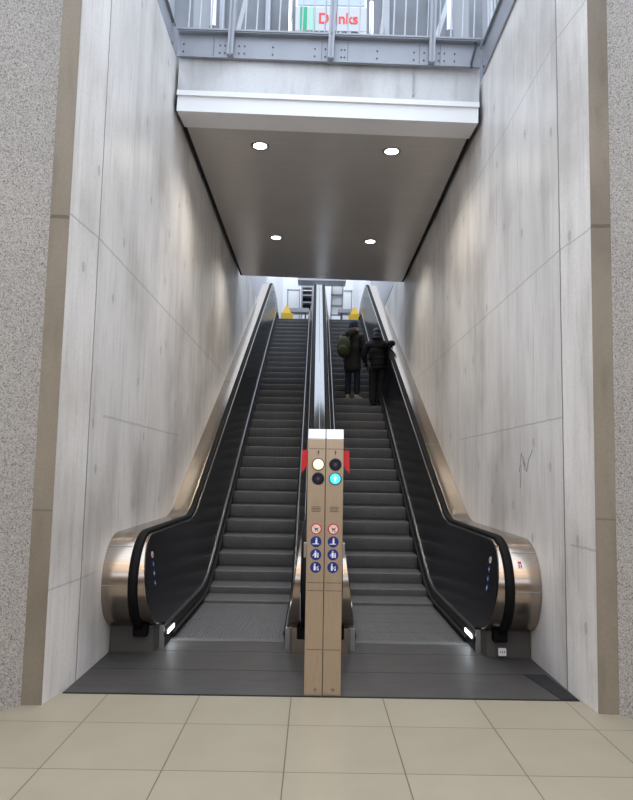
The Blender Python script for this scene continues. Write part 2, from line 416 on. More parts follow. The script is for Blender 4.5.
for q in (-1.60, -1.20, -1.145, -.99, -.93, -.62, -.16, -.045, .13, .165, .52, .92, 1.03, 1.19, 1.25, 1.36):
    for z in (.57, .655):
        if c0 is None:
            bm = bmesh.new(); tube(bm, (0, -.03, 0), (0, -.036, 0), .009, n=8); c0 = link_mesh('bolt', bm, M['bolt'], ra); c0.location = (q, 0, z)
        else:
            c = c0.copy(); COL.objects.link(c); c.parent = ra; c.location = (q, 0, z)
for q in (-1.27, -.085, .20, .98, 1.205):
    bm = bmesh.new(); box(bm, q-.003, q+.003, -.0335, -.029, .53, .75); link_mesh('splice_plate', bm, M['paint_d'], ra)

def side_railing(s, zt, label):
    t = thing('wall_top_railing', label, 'railing', (s*WX, 4.3, zt), 'railings on the shaft wall tops')
    bm = bmesh.new(); box(bm, -.02, .02, 0, 2.44, -.02 if False else 0, .30); box(bm, -.05, .05, 0, 2.44, .285, .30)
    link_mesh('channel', bm, M['paint'], t)
    bm = bmesh.new(); bar(bm, (0, 0, 1.22), (0, 2.44, 1.22), .05, .05); link_mesh('top_rail', bm, M['galv'], t)
    for y in (.1, 1.25, 2.38):
        bm = bmesh.new(); box(bm, -.035, .035, y-.02, y+.02, .05, 1.2); link_mesh('post', bm, M['paint'], t)
    o = None
    for i in range(17):
        y = .2+.13*i
        if o is None:
            bm = bmesh.new(); tube(bm, (0, 0, .3), (0, 0, 1.2), .0085, n=8); o = link_mesh('baluster', bm, M['galv'], t, True); o.location = (0, y, 0)
        else:
            c = o.copy(); COL.objects.link(c); c.parent = t; c.location = (0, y, 0)
    return t
side_railing(-1, ZL, 'grey steel railing on top of the left shaft wall')
side_railing(1, ZR, 'grey steel railing on top of the right shaft wall')
# cable hanging at right end of the channel
cu = bmesh.new()
pts = [(1.61, 6.74, 6.20), (1.60, 6.72, 6.08), (1.575, 6.72, 5.98), (1.555, 6.73, 5.90), (1.56, 6.74, 5.85)]
for a, b in zip(pts, pts[1:]): tube(cu, a, b, .011, n=8)
tag(link_mesh('cable', cu, M['bolt'], smooth=True), 'short dark cable hanging from the right end of the railing channel', 'cable')

# things standing on the bridge behind the railing
vm = thing('vending_machine', 'white drinks machine with green stripes and red lettering behind railing', 'vending machine', (.05, 8.0, 6.20))
bm = bmesh.new(); box(bm, -.46, .46, 0, .7, .05, 1.9); link_mesh('cabinet', bm, M['white'], vm, bevel=.01)
bm = bmesh.new(); box(bm, -.46, .46, -.012, 0, .93, 1.25); link_mesh('sign_panel', bm, M['sign_w'], vm)
bm = bmesh.new(); box(bm, -.43, .43, -.010, 0, 1.28, 1.85); link_mesh('window', bm, M['glassy'], vm)
for a, b, m_ in ((-.40, -.31, 'green'), (-.275, -.235, 'green_p'), (-.225, -.205, 'green')):
    bm = bmesh.new(); box(bm, a, b, -.016, -.012, .94, 1.25); link_mesh('stripe', bm, M[m_], vm)
for a in (.02, .14, .26, -.38, -.26, -.14):
    bm = bmesh.new(); box(bm, a, a+.09, -.014, 0, .90, .918); link_mesh('vent_slot', bm, M['bolt'], vm)
cv = bpy.data.curves.new('lettering', 'FONT'); cv.body = 'Drinks'; cv.size = .235; cv.extrude = .002; cv.offset = .004; cv.align_x = 'LEFT'
to = bpy.data.objects.new('lettering', cv); COL.objects.link(to)
bpy.context.view_layer.update()
me = bpy.data.meshes.new_from_object(to.evaluated_get(bpy.context.evaluated_depsgraph_get()))
bpy.data.objects.remove(to)
me.materials.clear(); me.materials.append(M['redtext'])
w = max(v.co.x for v in me.vertices)-min(v.co.x for v in me.vertices)
lo = bpy.data.objects.new('lettering', me); COL.objects.link(lo); lo.parent = vm
lo.rotation_euler = (PI/2, 0, 0); lo.location = (-.165, -.015, 1.03); lo.scale = (.50/w, .86, 1)
for s in (-1, 1):
    bm = bmesh.new(); tube(bm, (s*.525, .02, .72), (s*.525, .02, 1.36), .022, n=12); link_mesh('light_tube', bm, M['tube'], vm, True)
    bm = bmesh.new(); box(bm, s*.525-.03, s*.525+.03, -.01, .12, .05, .72); link_mesh('tube_base', bm, M['white'], vm)
for xx, r, m_, lb in ((-1.40, .033, 'white', 'thin white pole with dark base behind the left part of the railing'), (1.50, .033, 'white', 'thin white pole with dark base behind the right part of the railing')):
    t = thing('pole', lb, 'pole', (xx, 7.6, 6.21), 'poles behind the railing')
    bm = bmesh.new(); tube(bm, (0, 0, .66), (0, 0, 2.8), r, n=16); link_mesh('shaft', bm, M[m_], t, True)
    bm = bmesh.new(); tube(bm, (0, 0, 0), (0, 0, .66), r*1.5, n=16); link_mesh('base_sleeve', bm, M['paint_d'], t, True)
for xx, yy, lb in ((-1.85, 9.4, 'round grey column behind railing at far left'), (2.0, 9.4, 'round grey column behind railing at far right')):
    bm = bmesh.new(); tube(bm, (xx, yy, 6.2), (xx, yy, 9.2), .17, n=24)
    tag(link_mesh('column', bm, M['col'], smooth=True), lb, 'column', 'round columns on the bridge')
for (a, b, lb) in (((1.25, 7.9, 6.5), (1.75, 7.9, 8.2), 'slanted pale steel brace near the right railing post'), ((.62, 9.0, 6.4), (.9, 9.0, 8.6), 'slanted dark steel brace right of the vending machine'), ((-1.0, 8.6, 8.6), (-1.35, 8.6, 6.9), 'slanted steel brace left of the left railing post')):
    bm = bmesh.new(); bar(bm, a, b, .06, .06); tag(link_mesh('brace', bm, M['galv' if 'pale' in lb else 'hall_d']), lb, 'brace', 'slanted braces on the bridge')
bm = bmesh.new(); box(bm, -6, 6, 10.2, 10.35, 6.3, 9.6)
struct('wall_bridge', bm, M['bridge_back'], 'grey wall behind the footbridge railing', 'wall')
bm = bmesh.new()
for xx in (-2.6, -1.7, -.95, 1.0, 1.75, 2.7): box(bm, xx-.04, xx+.04, 10.12, 10.2, 6.21, 9.4)
struct('trim_3', bm, M['paint'], 'grey mullions on the wall behind the railing', 'trim')

# ------------------------------------------------------------------ escalators
TAN = .516; TH = math.atan(TAN); RISE = 6.25
def fillet(pts, rad, n=10):
    out = [Vector(pts[0])]
    for i in range(1, len(pts)-1):
        a, b, c = Vector(pts[i-1]), Vector(pts[i]), Vector(pts[i+1])
        d1 = (a-b).normalized(); d2 = (c-b).normalized(); ang = d1.angle(d2); t = rad[i-1]/math.tan(ang/2)
        p, q = b+d1*t, b+d2*t; ctr = b+(d1+d2).normalized()*(rad[i-1]/math.sin(ang/2))
        for k in range(n+1):
            u = k/n; v = (p-ctr).lerp(q-ctr, u); out.append(ctr+v.normalized()*rad[i-1])
    out.append(Vector(pts[-1])); return out
def resample(path, step=.25):
    out = [path[0]]
    for a, b in zip(path, path[1:]):
        L = (b-a).length; k = max(1, int(L/step))
        for i in range(1, k+1): out.append(a.lerp(b, i/k))
    return out
def normals(path):
    N = []
    for i in range(len(path)):
        a = path[max(0, i-1)]; b = path[min(len(path)-1, i+1)]; d = (b-a)
        if d.length < 1e-9: d = Vector((1, 0))
        d.normalize(); N.append(Vector((-d.y, d.x)))
    return N
def sweep(bm, path, sec, s=1, mat=0, closed=False, cap=False):
    N = normals(path)
    rows = [[(s*x, p.x+n.x*o, p.y+n.y*o) for x, o in sec] for p, n in zip(path, N)]
    V = grid(bm, rows, mat, closed)
    if cap and closed:
        bm.faces.new(V[0]).material_index = mat; bm.faces.new(V[-1]).material_index = mat
def ipol(path):
    P = sorted([(p.x, p.y) for p in path])
    def f(y):
        if y <= P[0][0]: return P[0][1]
        for (a, za), (b, zb) in zip(P, P[1:]):
            if a <= y <= b: return za+(zb-za)*((y-a)/(b-a) if b > a else 0)
        return P[-1][1]
    return f
NC = (5.53, .575); NR = .372                     # lower newel centre and radius
HT = NC[1]+NR                                    # handrail height at the landing
Y0H = 7.47; Y1H = Y0H+RISE/TAN; YE = 21.6
top_main = fillet([(NC[0], HT), (Y0H, HT), (Y1H, HT+RISE), (YE, HT+RISE)], (1.0, 2.2), 14)
low_arc = [Vector((NC[0]+NR*math.cos(a), NC[1]+NR*math.sin(a))) for a in [math.radians(270-180*k/22) for k in range(23)]]
hi_arc = [Vector((YE+NR*math.cos(a), RISE+NC[1]+NR*math.sin(a))) for a in [math.radians(90-180*k/18) for k in range(19)]]
# low arc runs from the bottom, round the front, to the top
HR = resample(low_arc+top_main[1:]+hi_arc[1:])
Y0T = 7.75
TR = resample(fillet([(5.60, .165), (Y0T, .165), (Y0T+RISE/TAN, RISE+.165), (YE, RISE+.165)], (1.6, 2.4), 14))
Y0S = 7.85
ST = fillet([(5.0, 0), (Y0S, 0), (Y0S+RISE/TAN, RISE), (22.5, RISE)], (3.4, 2.6), 24)
ST = resample(ST, .02)
ztop = ipol(resample(top_main, .1)); ztr = ipol(TR)
HX, PXT, PXB = .665, .613, .512                  # handrail centre, panel top, panel bottom (from the escalator axis)
def panel_x(y, z):
    k = (z-ztr(y))/(ztop(max(y, NC[0]))-.03-ztr(y)); return PXB+(PXT-PXB)*max(-.15, min(1, k))

def balustrade(root, s, deck_to, which):
    # stainless outer cover, from the handrail to the wall (or to the centre line)
    bm = bmesh.new(); sweep(bm, HR, [(HX+.030, -.004), (HX+.046, .003), (deck_to, .003), (deck_to, -.05), (HX+.03, -.05)], s, closed=True, cap=True)
    link_mesh('deck_cover', bm, M['steel_deck' if which == 'inner' else 'steel'], root, True)
    # seams across the cover
    NN = normals(HR); acc = 0; last = HR[0]; marks = []
    for i, p in enumerate(HR):
        acc += (p-last).length; last = p
        if acc > 2.35 and 6 < p.x < 19: marks.append(i); acc = 0
    marks += [11, 17]
    for i in marks:
        p, n = HR[i], NN[i]; d = Vector((n.y, -n.x))
        rows = [[(s*x, (p+n*.0045+d*e).x, (p+n*.0045+d*e).y) for x in (HX+.048, deck_to-.002)] for e in (-.004, .004)]
        bm = bmesh.new(); grid(bm, rows); link_mesh('cover_seam', bm, M['alu'], root)
    # moving handrail: rounded section
    sec = [(HX+.036*math.cos(a), .006+.024*math.sin(a)) for a in [PI*k/8 for k in range(9)]]+[(HX-.036, -.012), (HX+.036, -.012)]
    bm = bmesh.new(); sweep(bm, HR, sec, s, closed=True, cap=True)
    link_mesh('handrail', bm, M['rubber'], root, True)
    # bright guide line and inner stainless edge, widening round the newel
    N = normals(HR); rows = []
    for p, n in zip(HR, N):
        q = p+n*(-.022)
        y = min(max(q.x, 5.2), YE+NR)
        if NC[0]-.6 < q.x < NC[0]+.05: px = panel_x(NC[0], q.y)
        elif q.x > YE: px = PXT
        else: px = PXT
        rows.append([(s*(HX-.039), *(p+n*(-.008))), (s*(px+.006), *(p+n*(-.012))), (s*px, *q)])
    bm = bmesh.new(); grid(bm, rows); link_mesh('inner_edge', bm, M['steel'], root, True)
    # black inclined panel
    cols = []
    ys = [NC[0]-NR+.022+k*.03 for k in range(12)]; ys = [y for y in ys if y < NC[0]]
    y = NC[0]
    while y < YE: ys.append(y); y += .22
    ys.append(YE)
    for y in ys:
        r = NR-.022
        if y < NC[0]:
            hgt = math.sqrt(max(0, r*r-(y-NC[0])**2)); zt, zb = NC[1]+hgt, NC[1]-hgt
        else:
            zt = ztop(y)-(.022 if y < 7 or y > 20 else .024); zb = ztr(y)
            if y < NC[0]+.22: zb += (NC[1]-r-zb)*(1-(y-NC[0])/.22)
        cols.append([(s*panel_x(max(y, NC[0]), zb+(zt-zb)*k/6), y, zb+(zt-zb)*k/6) for k in range(7)])
    bm = bmesh.new(); grid(bm, cols)
    pn = link_mesh('side_panel', bm, M['panel'], root, True)
    # panel seams
    for y in [6.05+1.25*k for k in range(12)]:
        bm = bmesh.new()
        zt, zb = ztop(y)-.03, ztr(y)+.01
        rows = [[(s*(panel_x(y, z)-.0012), y+e, z) for z in (zb, (zb+zt)/2, zt)] for e in (-.0025, .0025)]
        grid(bm, rows); link_mesh('panel_seam', bm, M['skirt'], root)
    # aluminium trim, ledge, skirt and brush
    bm = bmesh.new(); sweep(bm, TR, [(PXB+.002, .012), (PXB-.010, .014), (PXB-.016, -.004), (PXB-.006, -.008)], s, closed=True, cap=True)
    link_mesh('trim_strip', bm, M['alu'], root)
    bm = bmesh.new(); sweep(bm, TR, [(PXB-.006, -.004), (PXB-.020, -.05), (PXB-.022, -.075), (PXB-.012, -.078)], s); link_mesh('skirt_ledge', bm, M['skirt'], root)
    bm = bmesh.new(); sweep(bm, TR, [(PXB-.012, -.06), (PXB-.012, -.40)], s); link_mesh('skirt_panel', bm, M['skirt'], root)
    bm = bmesh.new(); sweep(bm, TR[1:], [(PXB-.014, -.088), (PXB-.040, -.100), (PXB-.040, -.112), (PXB-.014, -.108)], s, closed=True, cap=True); link_mesh('skirt_brush', bm, M['brush'], root)
    # newel base, end post, handrail inlet
    bm = bmesh.new(); x1 = deck_to-.004
    prism(bm, [(s*(PXB+.02), 5.60), (s*(PXB+.05), 5.47), (s*x1, 5.43), (s*x1, 7.0), (s*(PXB+.02), 7.0)], -.05, .21, 'XY')
    link_mesh('newel_base', bm, M['steel'] if which == 'inner' else M['base'], root)
    bm = bmesh.new(); box(bm, *sorted((s*(PXB-.012), s*(PXB+.03))), 5.575, 5.60, 0, .185); link_mesh('end_post', bm, M['alu'], root, bevel=.003)
    bm = bmesh.new(); box(bm, *sorted((s*(HX-.065), s*(HX+.05))), 5.40, 5.62, .13, .235); link_mesh('handrail_inlet', bm, M['rubber'], root, bevel=.012)
    # lit comb light
    if which == 'outer':
        bm = bmesh.new(); sweep(bm, [Vector((5.66, .115)), Vector((5.90, .115))], [(PXB-.024, .018), (PXB-.032, .016), (PXB-.032, -.016), (PXB-.022, -.018)], s, closed=True, cap=True)
        link_mesh('comb_light', bm, M['led'], root)
        L = bpy.data.lights.new('comb_glow', 'AREA'); L.energy = .35; L.shape = 'RECTANGLE'; L.size = .2; L.size_y = .04; L.color = (.85, .95, 1)
        lo = bpy.data.objects.new('comb_glow', L); COL.objects.link(lo); lo.parent = root; lo.location = (s*(PXB-.05), 5.76, .115); lo.rotation_euler = (0, s*math.radians(62), 0)

def step_mesh():
    bm = bmesh.new(); W = .494; n = 36; xs = []
    for i in range(n):
        x = -W+2*W*i/n; p = 2*W/n
        xs += [(x, 0), (x+p*.48, 0), (x+p*.52, 1), (x+p*.96, 1)]
    xs.append((W, 0))
    prof = [(.40, 0, 0, 1), (.0, 0, 0, 1), (-.004, -.004, 1, .3), (-.007, -.014, 1, 0), (-.003, -.05, 1, 0), (.008, -.10, 1, 0), (.026, -.15, 1, 0), (.052, -.19, 1, 0), (.08, -.225, 1, 0)]
    rows = [[(x, y+(.008*g if ny else 0), z-(.008*g if nz > .5 else 0)) for x, g in xs] for y, z, ny, nz in prof]
    grid(bm, rows)
    return bm

def escalator(name, x, label, outer_s):
    root = thing(name, label, 'escalator', (x, 0, 0))
    balustrade(root, outer_s, WX-.004-abs(x), 'outer')
    balustrade(root, -outer_s, abs(x)-.003, 'inner')
    # landing plate with comb
    bm = bmesh.new(); a, b = sorted((outer_s*(WX-.004-abs(x)), -outer_s*(abs(x)-.002)))
    box(bm, a, b, YF+.004, 5.88, -.06, .004)
    link_mesh('landing_plate', bm, M['plate'], root)
    bm = bmesh.new()
    for yy in (5.0, 5.5): box(bm, a+.01, b-.01, yy-.002, yy+.002, .0035, .0048)
    link_mesh('plate_joint', bm, M['black'], root)
    bm = bmesh.new(); box(bm, -.50, .50, 5.80, 5.885, .003, .010)
    for i in range(48): box(bm, -.495+i*.0206, -.495+i*.0206+.009, 5.885, 5.92, .0, .008)
    link_mesh('comb_plate', bm, M['step'], root)
    bm = bmesh.new(); box(bm, a, b, YF+.001, YF+.012, -.05, .006); link_mesh('edge_frame', bm, M['skirt'], root)
    # upper landing
    bm = bmesh.new(); box(bm, a, b, 20.7, 22.4, RISE-.1, RISE); link_mesh('upper_landing_plate', bm, M['plate'], root)
    # steps: noses ride the step path at an even pitch
    L = [0.]
    for p, q in zip(ST, ST[1:]): L.append(L[-1]+(q-p).length)
    ref = min(range(len(ST)), key=lambda i: abs(ST[i].x-10.815)); pitch = .405
    k0 = int(L[ref]/pitch); sref = L[ref]
    first = None; i = 0
    for k in range(-k0, 60):
        sl = sref+k*pitch
        while i < len(L)-2 and L[i+1] < sl: i += 1
        if sl > L[-1]: break
        u = (sl-L[i])/(L[i+1]-L[i]); p = ST[i].lerp(ST[i+1], u)
        if p.x < 5.75 or p.x > 20.6: continue
        if first is None:
            first = link_mesh('step', step_mesh(), M['step'], root); o = first
        else:
            o = first.copy(); COL.objects.link(o); o.parent = root
        o.location = (0, p.x, p.y-.004)
    return root
escL = escalator('escalator', -.79, 'left escalator with an empty flight of dark steps', -1)
escR = escalator('escalator', .79, 'right escalator carrying two people in dark coats', 1)

# little safety stickers on the black panels near the newels
for root, s in ((escL, -1), (escR, 1)):
    for k, (z, mk) in enumerate(((.775, 'pink'), (.70, 'blue'), (.625, 'blue'), (.55, 'blue'))):
        y = 5.46
        bm = bmesh.new()
        nx = Vector((-s, 0, (PXT-PXB)/.75)).normalized()
        c = Vector((s*(panel_x(NC[0], z)), y, z))
        tube(bm, c+nx*.0005, c+nx*.0025, .028, n=20)
        st = link_mesh('safety_sticker', bm, M[mk], root)
        bm = bmesh.new(); tube(bm, c+nx*.0025, c+nx*.0032, .012, n=10); link_mesh('pictogram', bm, M['red' if mk == 'pink' else 'stw'], st)
# red notice on the right newel drum, label plate beneath its handrail
bm = bmesh.new()
a = math.radians(160)
def drum_pt(ang, off): return NC[0]+(NR+off)*math.cos(ang), NC[1]+(NR+off)*math.sin(ang)
def patch(bm, x0, x1, a0, a1, off, mat=0):
    rows = [[(x, *drum_pt(a0+(a1-a0)*k/4, off)) for x in (x0, x1)] for k in range(5)]
    grid(bm, rows, mat)
patch(bm, .742, .775, math.radians(143), math.radians(153), .0045)
nt_ = link_mesh('notice_sticker', bm, M['stw'], escR)
bm = bmesh.new(); patch(bm, .745, .772, math.radians(144), math.radians(147), .0052); patch(bm, .745, .755, math.radians(148), math.radians(152), .0052); patch(bm, .762, .772, math.radians(148), math.radians(152), .0052)
link_mesh('red_mark', bm, M['red'], nt_)
bm = bmesh.new(); box(bm, .64, .70, 5.40, 5.425, .03, .085); lp = link_mesh('label_plate', bm, M['stw'], escR)
bm = bmesh.new(); box(bm, .652, .658, 5.398, 5.40, .05, .07); box(bm, .667, .673, 5.398, 5.40, .05, .07); box(bm, .682, .688, 5.398, 5.40, .05, .07)
link_mesh('label_mark', bm, M['ink'], lp)
bm = bmesh.new(); prism(bm, [(1.50, 5.0), (1.66, 5.0), (1.69, 4.47), (1.58, 4.47)], .0042, .008, 'XY')
tag(link_mesh('cover_plate', bm, M['skirt']), 'darker metal cover plate in the landing beside right wall', 'plate')

# ------------------------------------------------------------------ signal column
tx, ty = .005, 4.47
tt = thing('signal_column', 'bronze-toned steel signal column with lamps and round signs between escalators', 'signal column', (tx, ty, 0))
bm = bmesh.new(); box(bm, -.004, .004, .004, .08, 0, 1.69); link_mesh('core_strip', bm, M['bolt'], tt)
for s in (-1, 1):
    a, b = (-.121, -.002) if s < 0 else (.002, .121)
    bm = bmesh.new(); prism(bm, [(0, 0), (0, 1.695), (.085, 1.695), (.085, 0)], a, b, 'YZ'); body = link_mesh('housing', bm, M['totem'], tt, bevel=.0025)
    bm = bmesh.new(); prism(bm, [(0, 1.697), (.038, 1.765), (.085, 1.765), (.085, 1.697)], a, b, 'YZ'); link_mesh('cap', bm, M['alu'], tt, bevel=.002)
    bm = bmesh.new()
    for z in (1.628, .735, .683, .300): box(bm, a+.008, b-.002, -.0012, .001, z-.0016, z+.0016)
    link_mesh('cover_joint', bm, M['bolt'], tt)
    bm = bmesh.new()
    for k in range(4): box(bm, a+.030, b-.028, -.0012, .001, 1.205+k*.010, 1.208+k*.010)
    link_mesh('speaker_slot', bm, M['skirt'], tt)
    cx_ = (-.050 if s < 0 else .066)
    # direction mark above the lamps
    bm = bmesh.new(); prism(bm, [(cx_-.003, 1.588), (cx_+.003, 1.588), (cx_+.003, 1.605), (cx_+.009, 1.605), (cx_, 1.618), (cx_-.009, 1.605), (cx_-.003, 1.605)], -.0015, .0005)
    link_mesh('direction_mark', bm, M['bolt'], tt)
    for z, lit in ((1.523, s < 0), (1.427, s > 0)):
        bm = bmesh.new(); rr = [[(cx_+r*math.cos(2*PI*i/28), y, z+r*math.sin(2*PI*i/28)) for i in range(28)] for r, y in ((.043, .0), (.043, -.006), (.038, -.008), (.036, -.002))]
        grid(bm, rr, closed=True); bz = link_mesh('lamp_bezel', bm, M['bolt'], tt, True)
        if lit and s < 0:
            bm = bmesh.new(); tube(bm, (cx_, 0, z), (cx_, -.006, z), .037, .030, 28); link_mesh('lamp_lens', bm, M['lamp_w'], tt)
            bm = bmesh.new(); tube(bm, (cx_, -.005, z), (cx_, -.0075, z), .026, .02, 24); link_mesh('lamp_core', bm, M['lamp_wc'], tt)
        elif lit:
            bm = bmesh.new(); tube(bm, (cx_, 0, z), (cx_, -.006, z), .037, .030, 28); link_mesh('lamp_lens', bm, M['lamp_c'], tt)
            bm = bmesh.new(); prism(bm, [(cx_-.006, z-.022), (cx_+.006, z-.022), (cx_+.006, z+.002), (cx_+.017, z+.002), (cx_, z+.024), (cx_-.017, z+.002), (cx_-.006, z+.002)], -.0085, -.005)
            link_mesh('lamp_symbol', bm, M['lamp_cc'], tt)
        else:
            bm = bmesh.new(); tube(bm, (cx_, 0, z), (cx_, -.005, z), .037, .030, 28); link_mesh('lamp_lens', bm, M['lens'], tt)
            bm = bmesh.new(); tube(bm, (cx_, -.004, z), (cx_, -.006, z), .012, n=12); link_mesh('lamp_symbol', bm, M['bolt'], tt)
    # four round signs
    px = (-.057 if s < 0 else .058)
    def disc(name, x, z, r, m_, y0, y1, par):
        bm = bmesh.new(); tube(bm, (x, y0, z), (x, y1, z), r, n=28); return link_mesh(name, bm, m_, par)
    p = disc('round_sign', px, 1.090, .037, M['red'], 0, -.0012, tt)
    disc('sign_ground', px, 1.090, .0295, M['pink'], -.0012, -.0018, p)
    bm = bmesh.new(); z = 1.090
    tube(bm, (px-.006, -.0018, z-.013), (px-.006, -.0024, z-.013), .004, n=10); tube(bm, (px+.010, -.0018, z-.013), (px+.010, -.0024, z-.013), .004, n=10)
    prism(bm, [(px-.012, z+.006), (px+.012, z+.004), (px+.010, z-.006), (px-.006, z-.007)], -.0024, -.0018); bar(bm, (px+.010, -.0021, z), (px+.018, -.0021, z+.012), .0006, .003)
    link_mesh('pram_symbol', bm, M['bolt'], p)
    bm = bmesh.new(); bar(bm, (px-.021, -.0028, z+.021), (px+.021, -.0028, z-.021), .006, .0008); link_mesh('slash', bm, M['red'], p)
    figs = (1.005, .920, .836)
    for k, z in enumerate(figs):
        p = disc('round_sign', px, z, .037, M['blue'], 0, -.0012, tt)
        bm = bmesh.new()
        def pr(pts): prism(bm, [(px+u_, z+v_) for u_, v_ in pts], -.0020, -.0012)
        if k == 0:   # standing figure on a step
            tube(bm, (px+.003, -.0012, z+.020), (px+.003, -.0020, z+.020), .0055, n=12)
            pr([(-.004, .013), (.009, .013), (.009, -.012), (-.004, -.012)]); pr([(-.024, -.012), (.020, -.012), (.020, -.017), (-.024, -.017)])
        elif k == 1: # adult with child
            tube(bm, (px-.002, -.0012, z+.021), (px-.002, -.0020, z+.021), .005, n=12); tube(bm, (px+.014, -.0012, z+.008), (px+.014, -.0020, z+.008), .0045, n=12)
            pr([(-.010, .014), (.006, .014), (.004, -.020), (-.009, -.020)]); pr([(.009, .002), (.019, .002), (.018, -.020), (.010, -.020)]); pr([(-.022, -.006), (-.010, .008), (-.010, .003), (-.020, -.012)])
        else:        # hand on the rail
            tube(bm, (px-.006, -.0012, z+.020), (px-.006, -.0020, z+.020), .0055, n=12)
            pr([(-.013, .013), (.000, .013), (.000, -.020), (-.013, -.020)]); pr([(.002, -.004), (.020, .010), (.020, .004), (.002, -.010)]); pr([(.010, -.012), (.020, -.004), (.020, -.020), (.010, -.020)])
        link_mesh('pictogram', bm, M['stw'], p)
    # key switch near the foot
    bm = bmesh.new(); tube(bm, (px+.01, 0, .045), (px+.01, -.004, .045), .011, n=16); kk = link_mesh('key_switch', bm, M['steel'], tt)
    bm = bmesh.new(); box(bm, px+.0085, px+.0115, -.0048, -.004, .037, .053); link_mesh('key_slot', bm, M['bolt'], kk)
    # red flag-like wing and pale side box
    bm = bmesh.new(); e = s*.121
    prism(bm, [(e-s*.01, 1.62), (e+s*.040, 1.62), (e+s*.044, 1.462), (e+s*.012, 1.505), (e-s*.01, 1.50)], .040, .044); link_mesh('red_wing', bm, M['red'], tt)
    bm = bmesh.new(); box(bm, *sorted((e, e+s*.018)), .03, .07, .895, .995); link_mesh('side_box', bm, M['alu'], tt, bevel=.003)

# ------------------------------------------------------------------ wall scribble
bm = bmesh.new()
def wpt(y, z): return (WX-.0012, y, z)
for pl in ([(5.68, 1.50), (5.62, 1.66), (5.53, 1.51)], [(5.57, 1.63), (5.49, 1.50), (5.43, 1.60), (5.33, 1.68)], [(5.66, 1.36), (5.63, 1.56)], [(5.60, 1.62), (5.50, 1.52)]):
    for a, b in zip(pl, pl[1:]): bar(bm, wpt(*a), wpt(*b), .005, .002)
tag(link_mesh('scribble', bm, M['ink']), 'dark scratched zigzag scribble on the right concrete wall', 'graffiti')

# ------------------------------------------------------------------ upper landing, seen between the soffit and the step tops
bm = bmesh.new(); box(bm, -5, 5, 22.4, 27, RISE-.3, RISE-.02)
struct('floor_upper', bm, M['hall_d'], 'grey floor of the upper hall', 'floor')
bm = bmesh.new(); box(bm, -5, 5, 26, 26.2, RISE, 9.6)
struct('wall_upper', bm, M['hall'], 'pale grey wall at the back of the upper hall', 'wall')
for s, nm, zt in ((-1, 'wall_upper_left', ZL), (1, 'wall_upper_right', ZR)):
    bm = bmesh.new(); box(bm, *sorted((s*2.12, s*2.3)), 15.2, 26, zt-.02, 9.3)
    struct(nm, bm, M['hall_m'], 'pale panelled wall above the %s shaft wall near the upper landing' % ('left' if s < 0 else 'right'), 'wall')
    bm = bmesh.new(); box(bm, *sorted((s*1.70, s*2.12)), 15.0, 22.5, zt, zt+.05)
    struct('trim_%d' % (4 if s < 0 else 5), bm, M['paint_d'], 'dark coping on the %s shaft wall near the top' % ('left' if s < 0 else 'right'), 'trim')
bm = bmesh.new(); box(bm, -.75, .95, 22.6, 23.3, 8.16, 8.3)
struct('ceiling_upper', bm, M['hall_m'], 'grey canopy over the upper landing', 'ceiling')
def wet_sign(x, y, rz, label):
    t = thing('caution_sign', label, 'sign', (x, y, RISE), 'yellow caution signs at the top landing'); t.rotation_euler = (0, 0, rz)
    for s in (-1, 1):
        bm = bmesh.new()
        A = [(-.17, 0), (.17, 0), (.16, .27), (.085, .44), (.045, .56), (-.045, .56), (-.085, .44), (-.16, .27)]
        R = [[bm.verts.new((u_, s*(.16-.14*v_/.61)+e, v_)) for u_, v_ in A] for e in (-.008, .008)]
        bm.faces.new(R[0]); bm.faces.new(R[1][::-1])
        for i in range(8): bm.faces.new([R[0][i], R[0][(i+1) % 8], R[1][(i+1) % 8], R[1][i]])
        link_mesh('board', bm, M['yellow'], t)
        bm = bmesh.new(); box(bm, -.19, .19, s*.17-.04, s*.17+.04, 0, .29 if s < 0 else .05)
        link_mesh('foot', bm, M['yellow'], t)
    return t
wet_sign(-1.04, 21.0, .1, 'yellow caution sign at the top of the left escalator')
wet_sign(1.17, 21.0, -.1, 'yellow caution sign at the top of the right escalator')
def ZY(y, Y): return 1.476+Y*math.tan(math.atan((412-y)/656.86)+math.radians(5.147))
def XY(x, Y, dx=0): return (x-318.5+dx)/656.86*Y*1.02-.075
yb = 24.5
for x0, x1, lb in ((289, 302, 'pale framed door panel at the top behind the left escalator'), (343, 354, 'pale framed door panel at the top behind the right escalator')):
    t = thing('door_panel', lb, 'door', ((XY(x0, yb)+XY(x1, yb))/2, yb, RISE), 'framed door panels in the upper hall'); w = (XY(x1, yb)-XY(x0, yb))/2
    bm = bmesh.new(); box(bm, -w+.04, w-.04, -.03, .02, .05, 2.05); link_mesh('leaf', bm, M['white'], t)
    bm = bmesh.new(); box(bm, -w, -w+.04, -.05, .04, 0, 2.1); box(bm, w-.04, w, -.05, .04, 0, 2.1); box(bm, -w, w, -.05, .04, 2.05, 2.1); link_mesh('frame', bm, M['hall_d'], t)
for x0, x1, lb in ((277, 284, 'square white column at the top left of the escalators'), (355, 361, 'square white column at the top right of the escalators')):
    bm = bmesh.new(); box(bm, XY(x0, 23.4), XY(x1, 23.4), 23.4, 23.65, RISE, 8.62 if x0 < 300 else 8.62)
    tag(link_mesh('column', bm, M['white']), lb, 'column', 'white columns in the upper hall')
    for off in (-2, 8):
        pass
t = thing('shelf_rack', 'dark slotted rack behind the top of the left escalator', 'rack', (XY(309, 24), 24, RISE))
for sx_ in (-1, 1):
    bm = bmesh.new(); box(bm, sx_*.20-.03, sx_*.20+.03, -.05, .35, 0, 2.1); link_mesh('upright', bm, M['hall_d'], t)
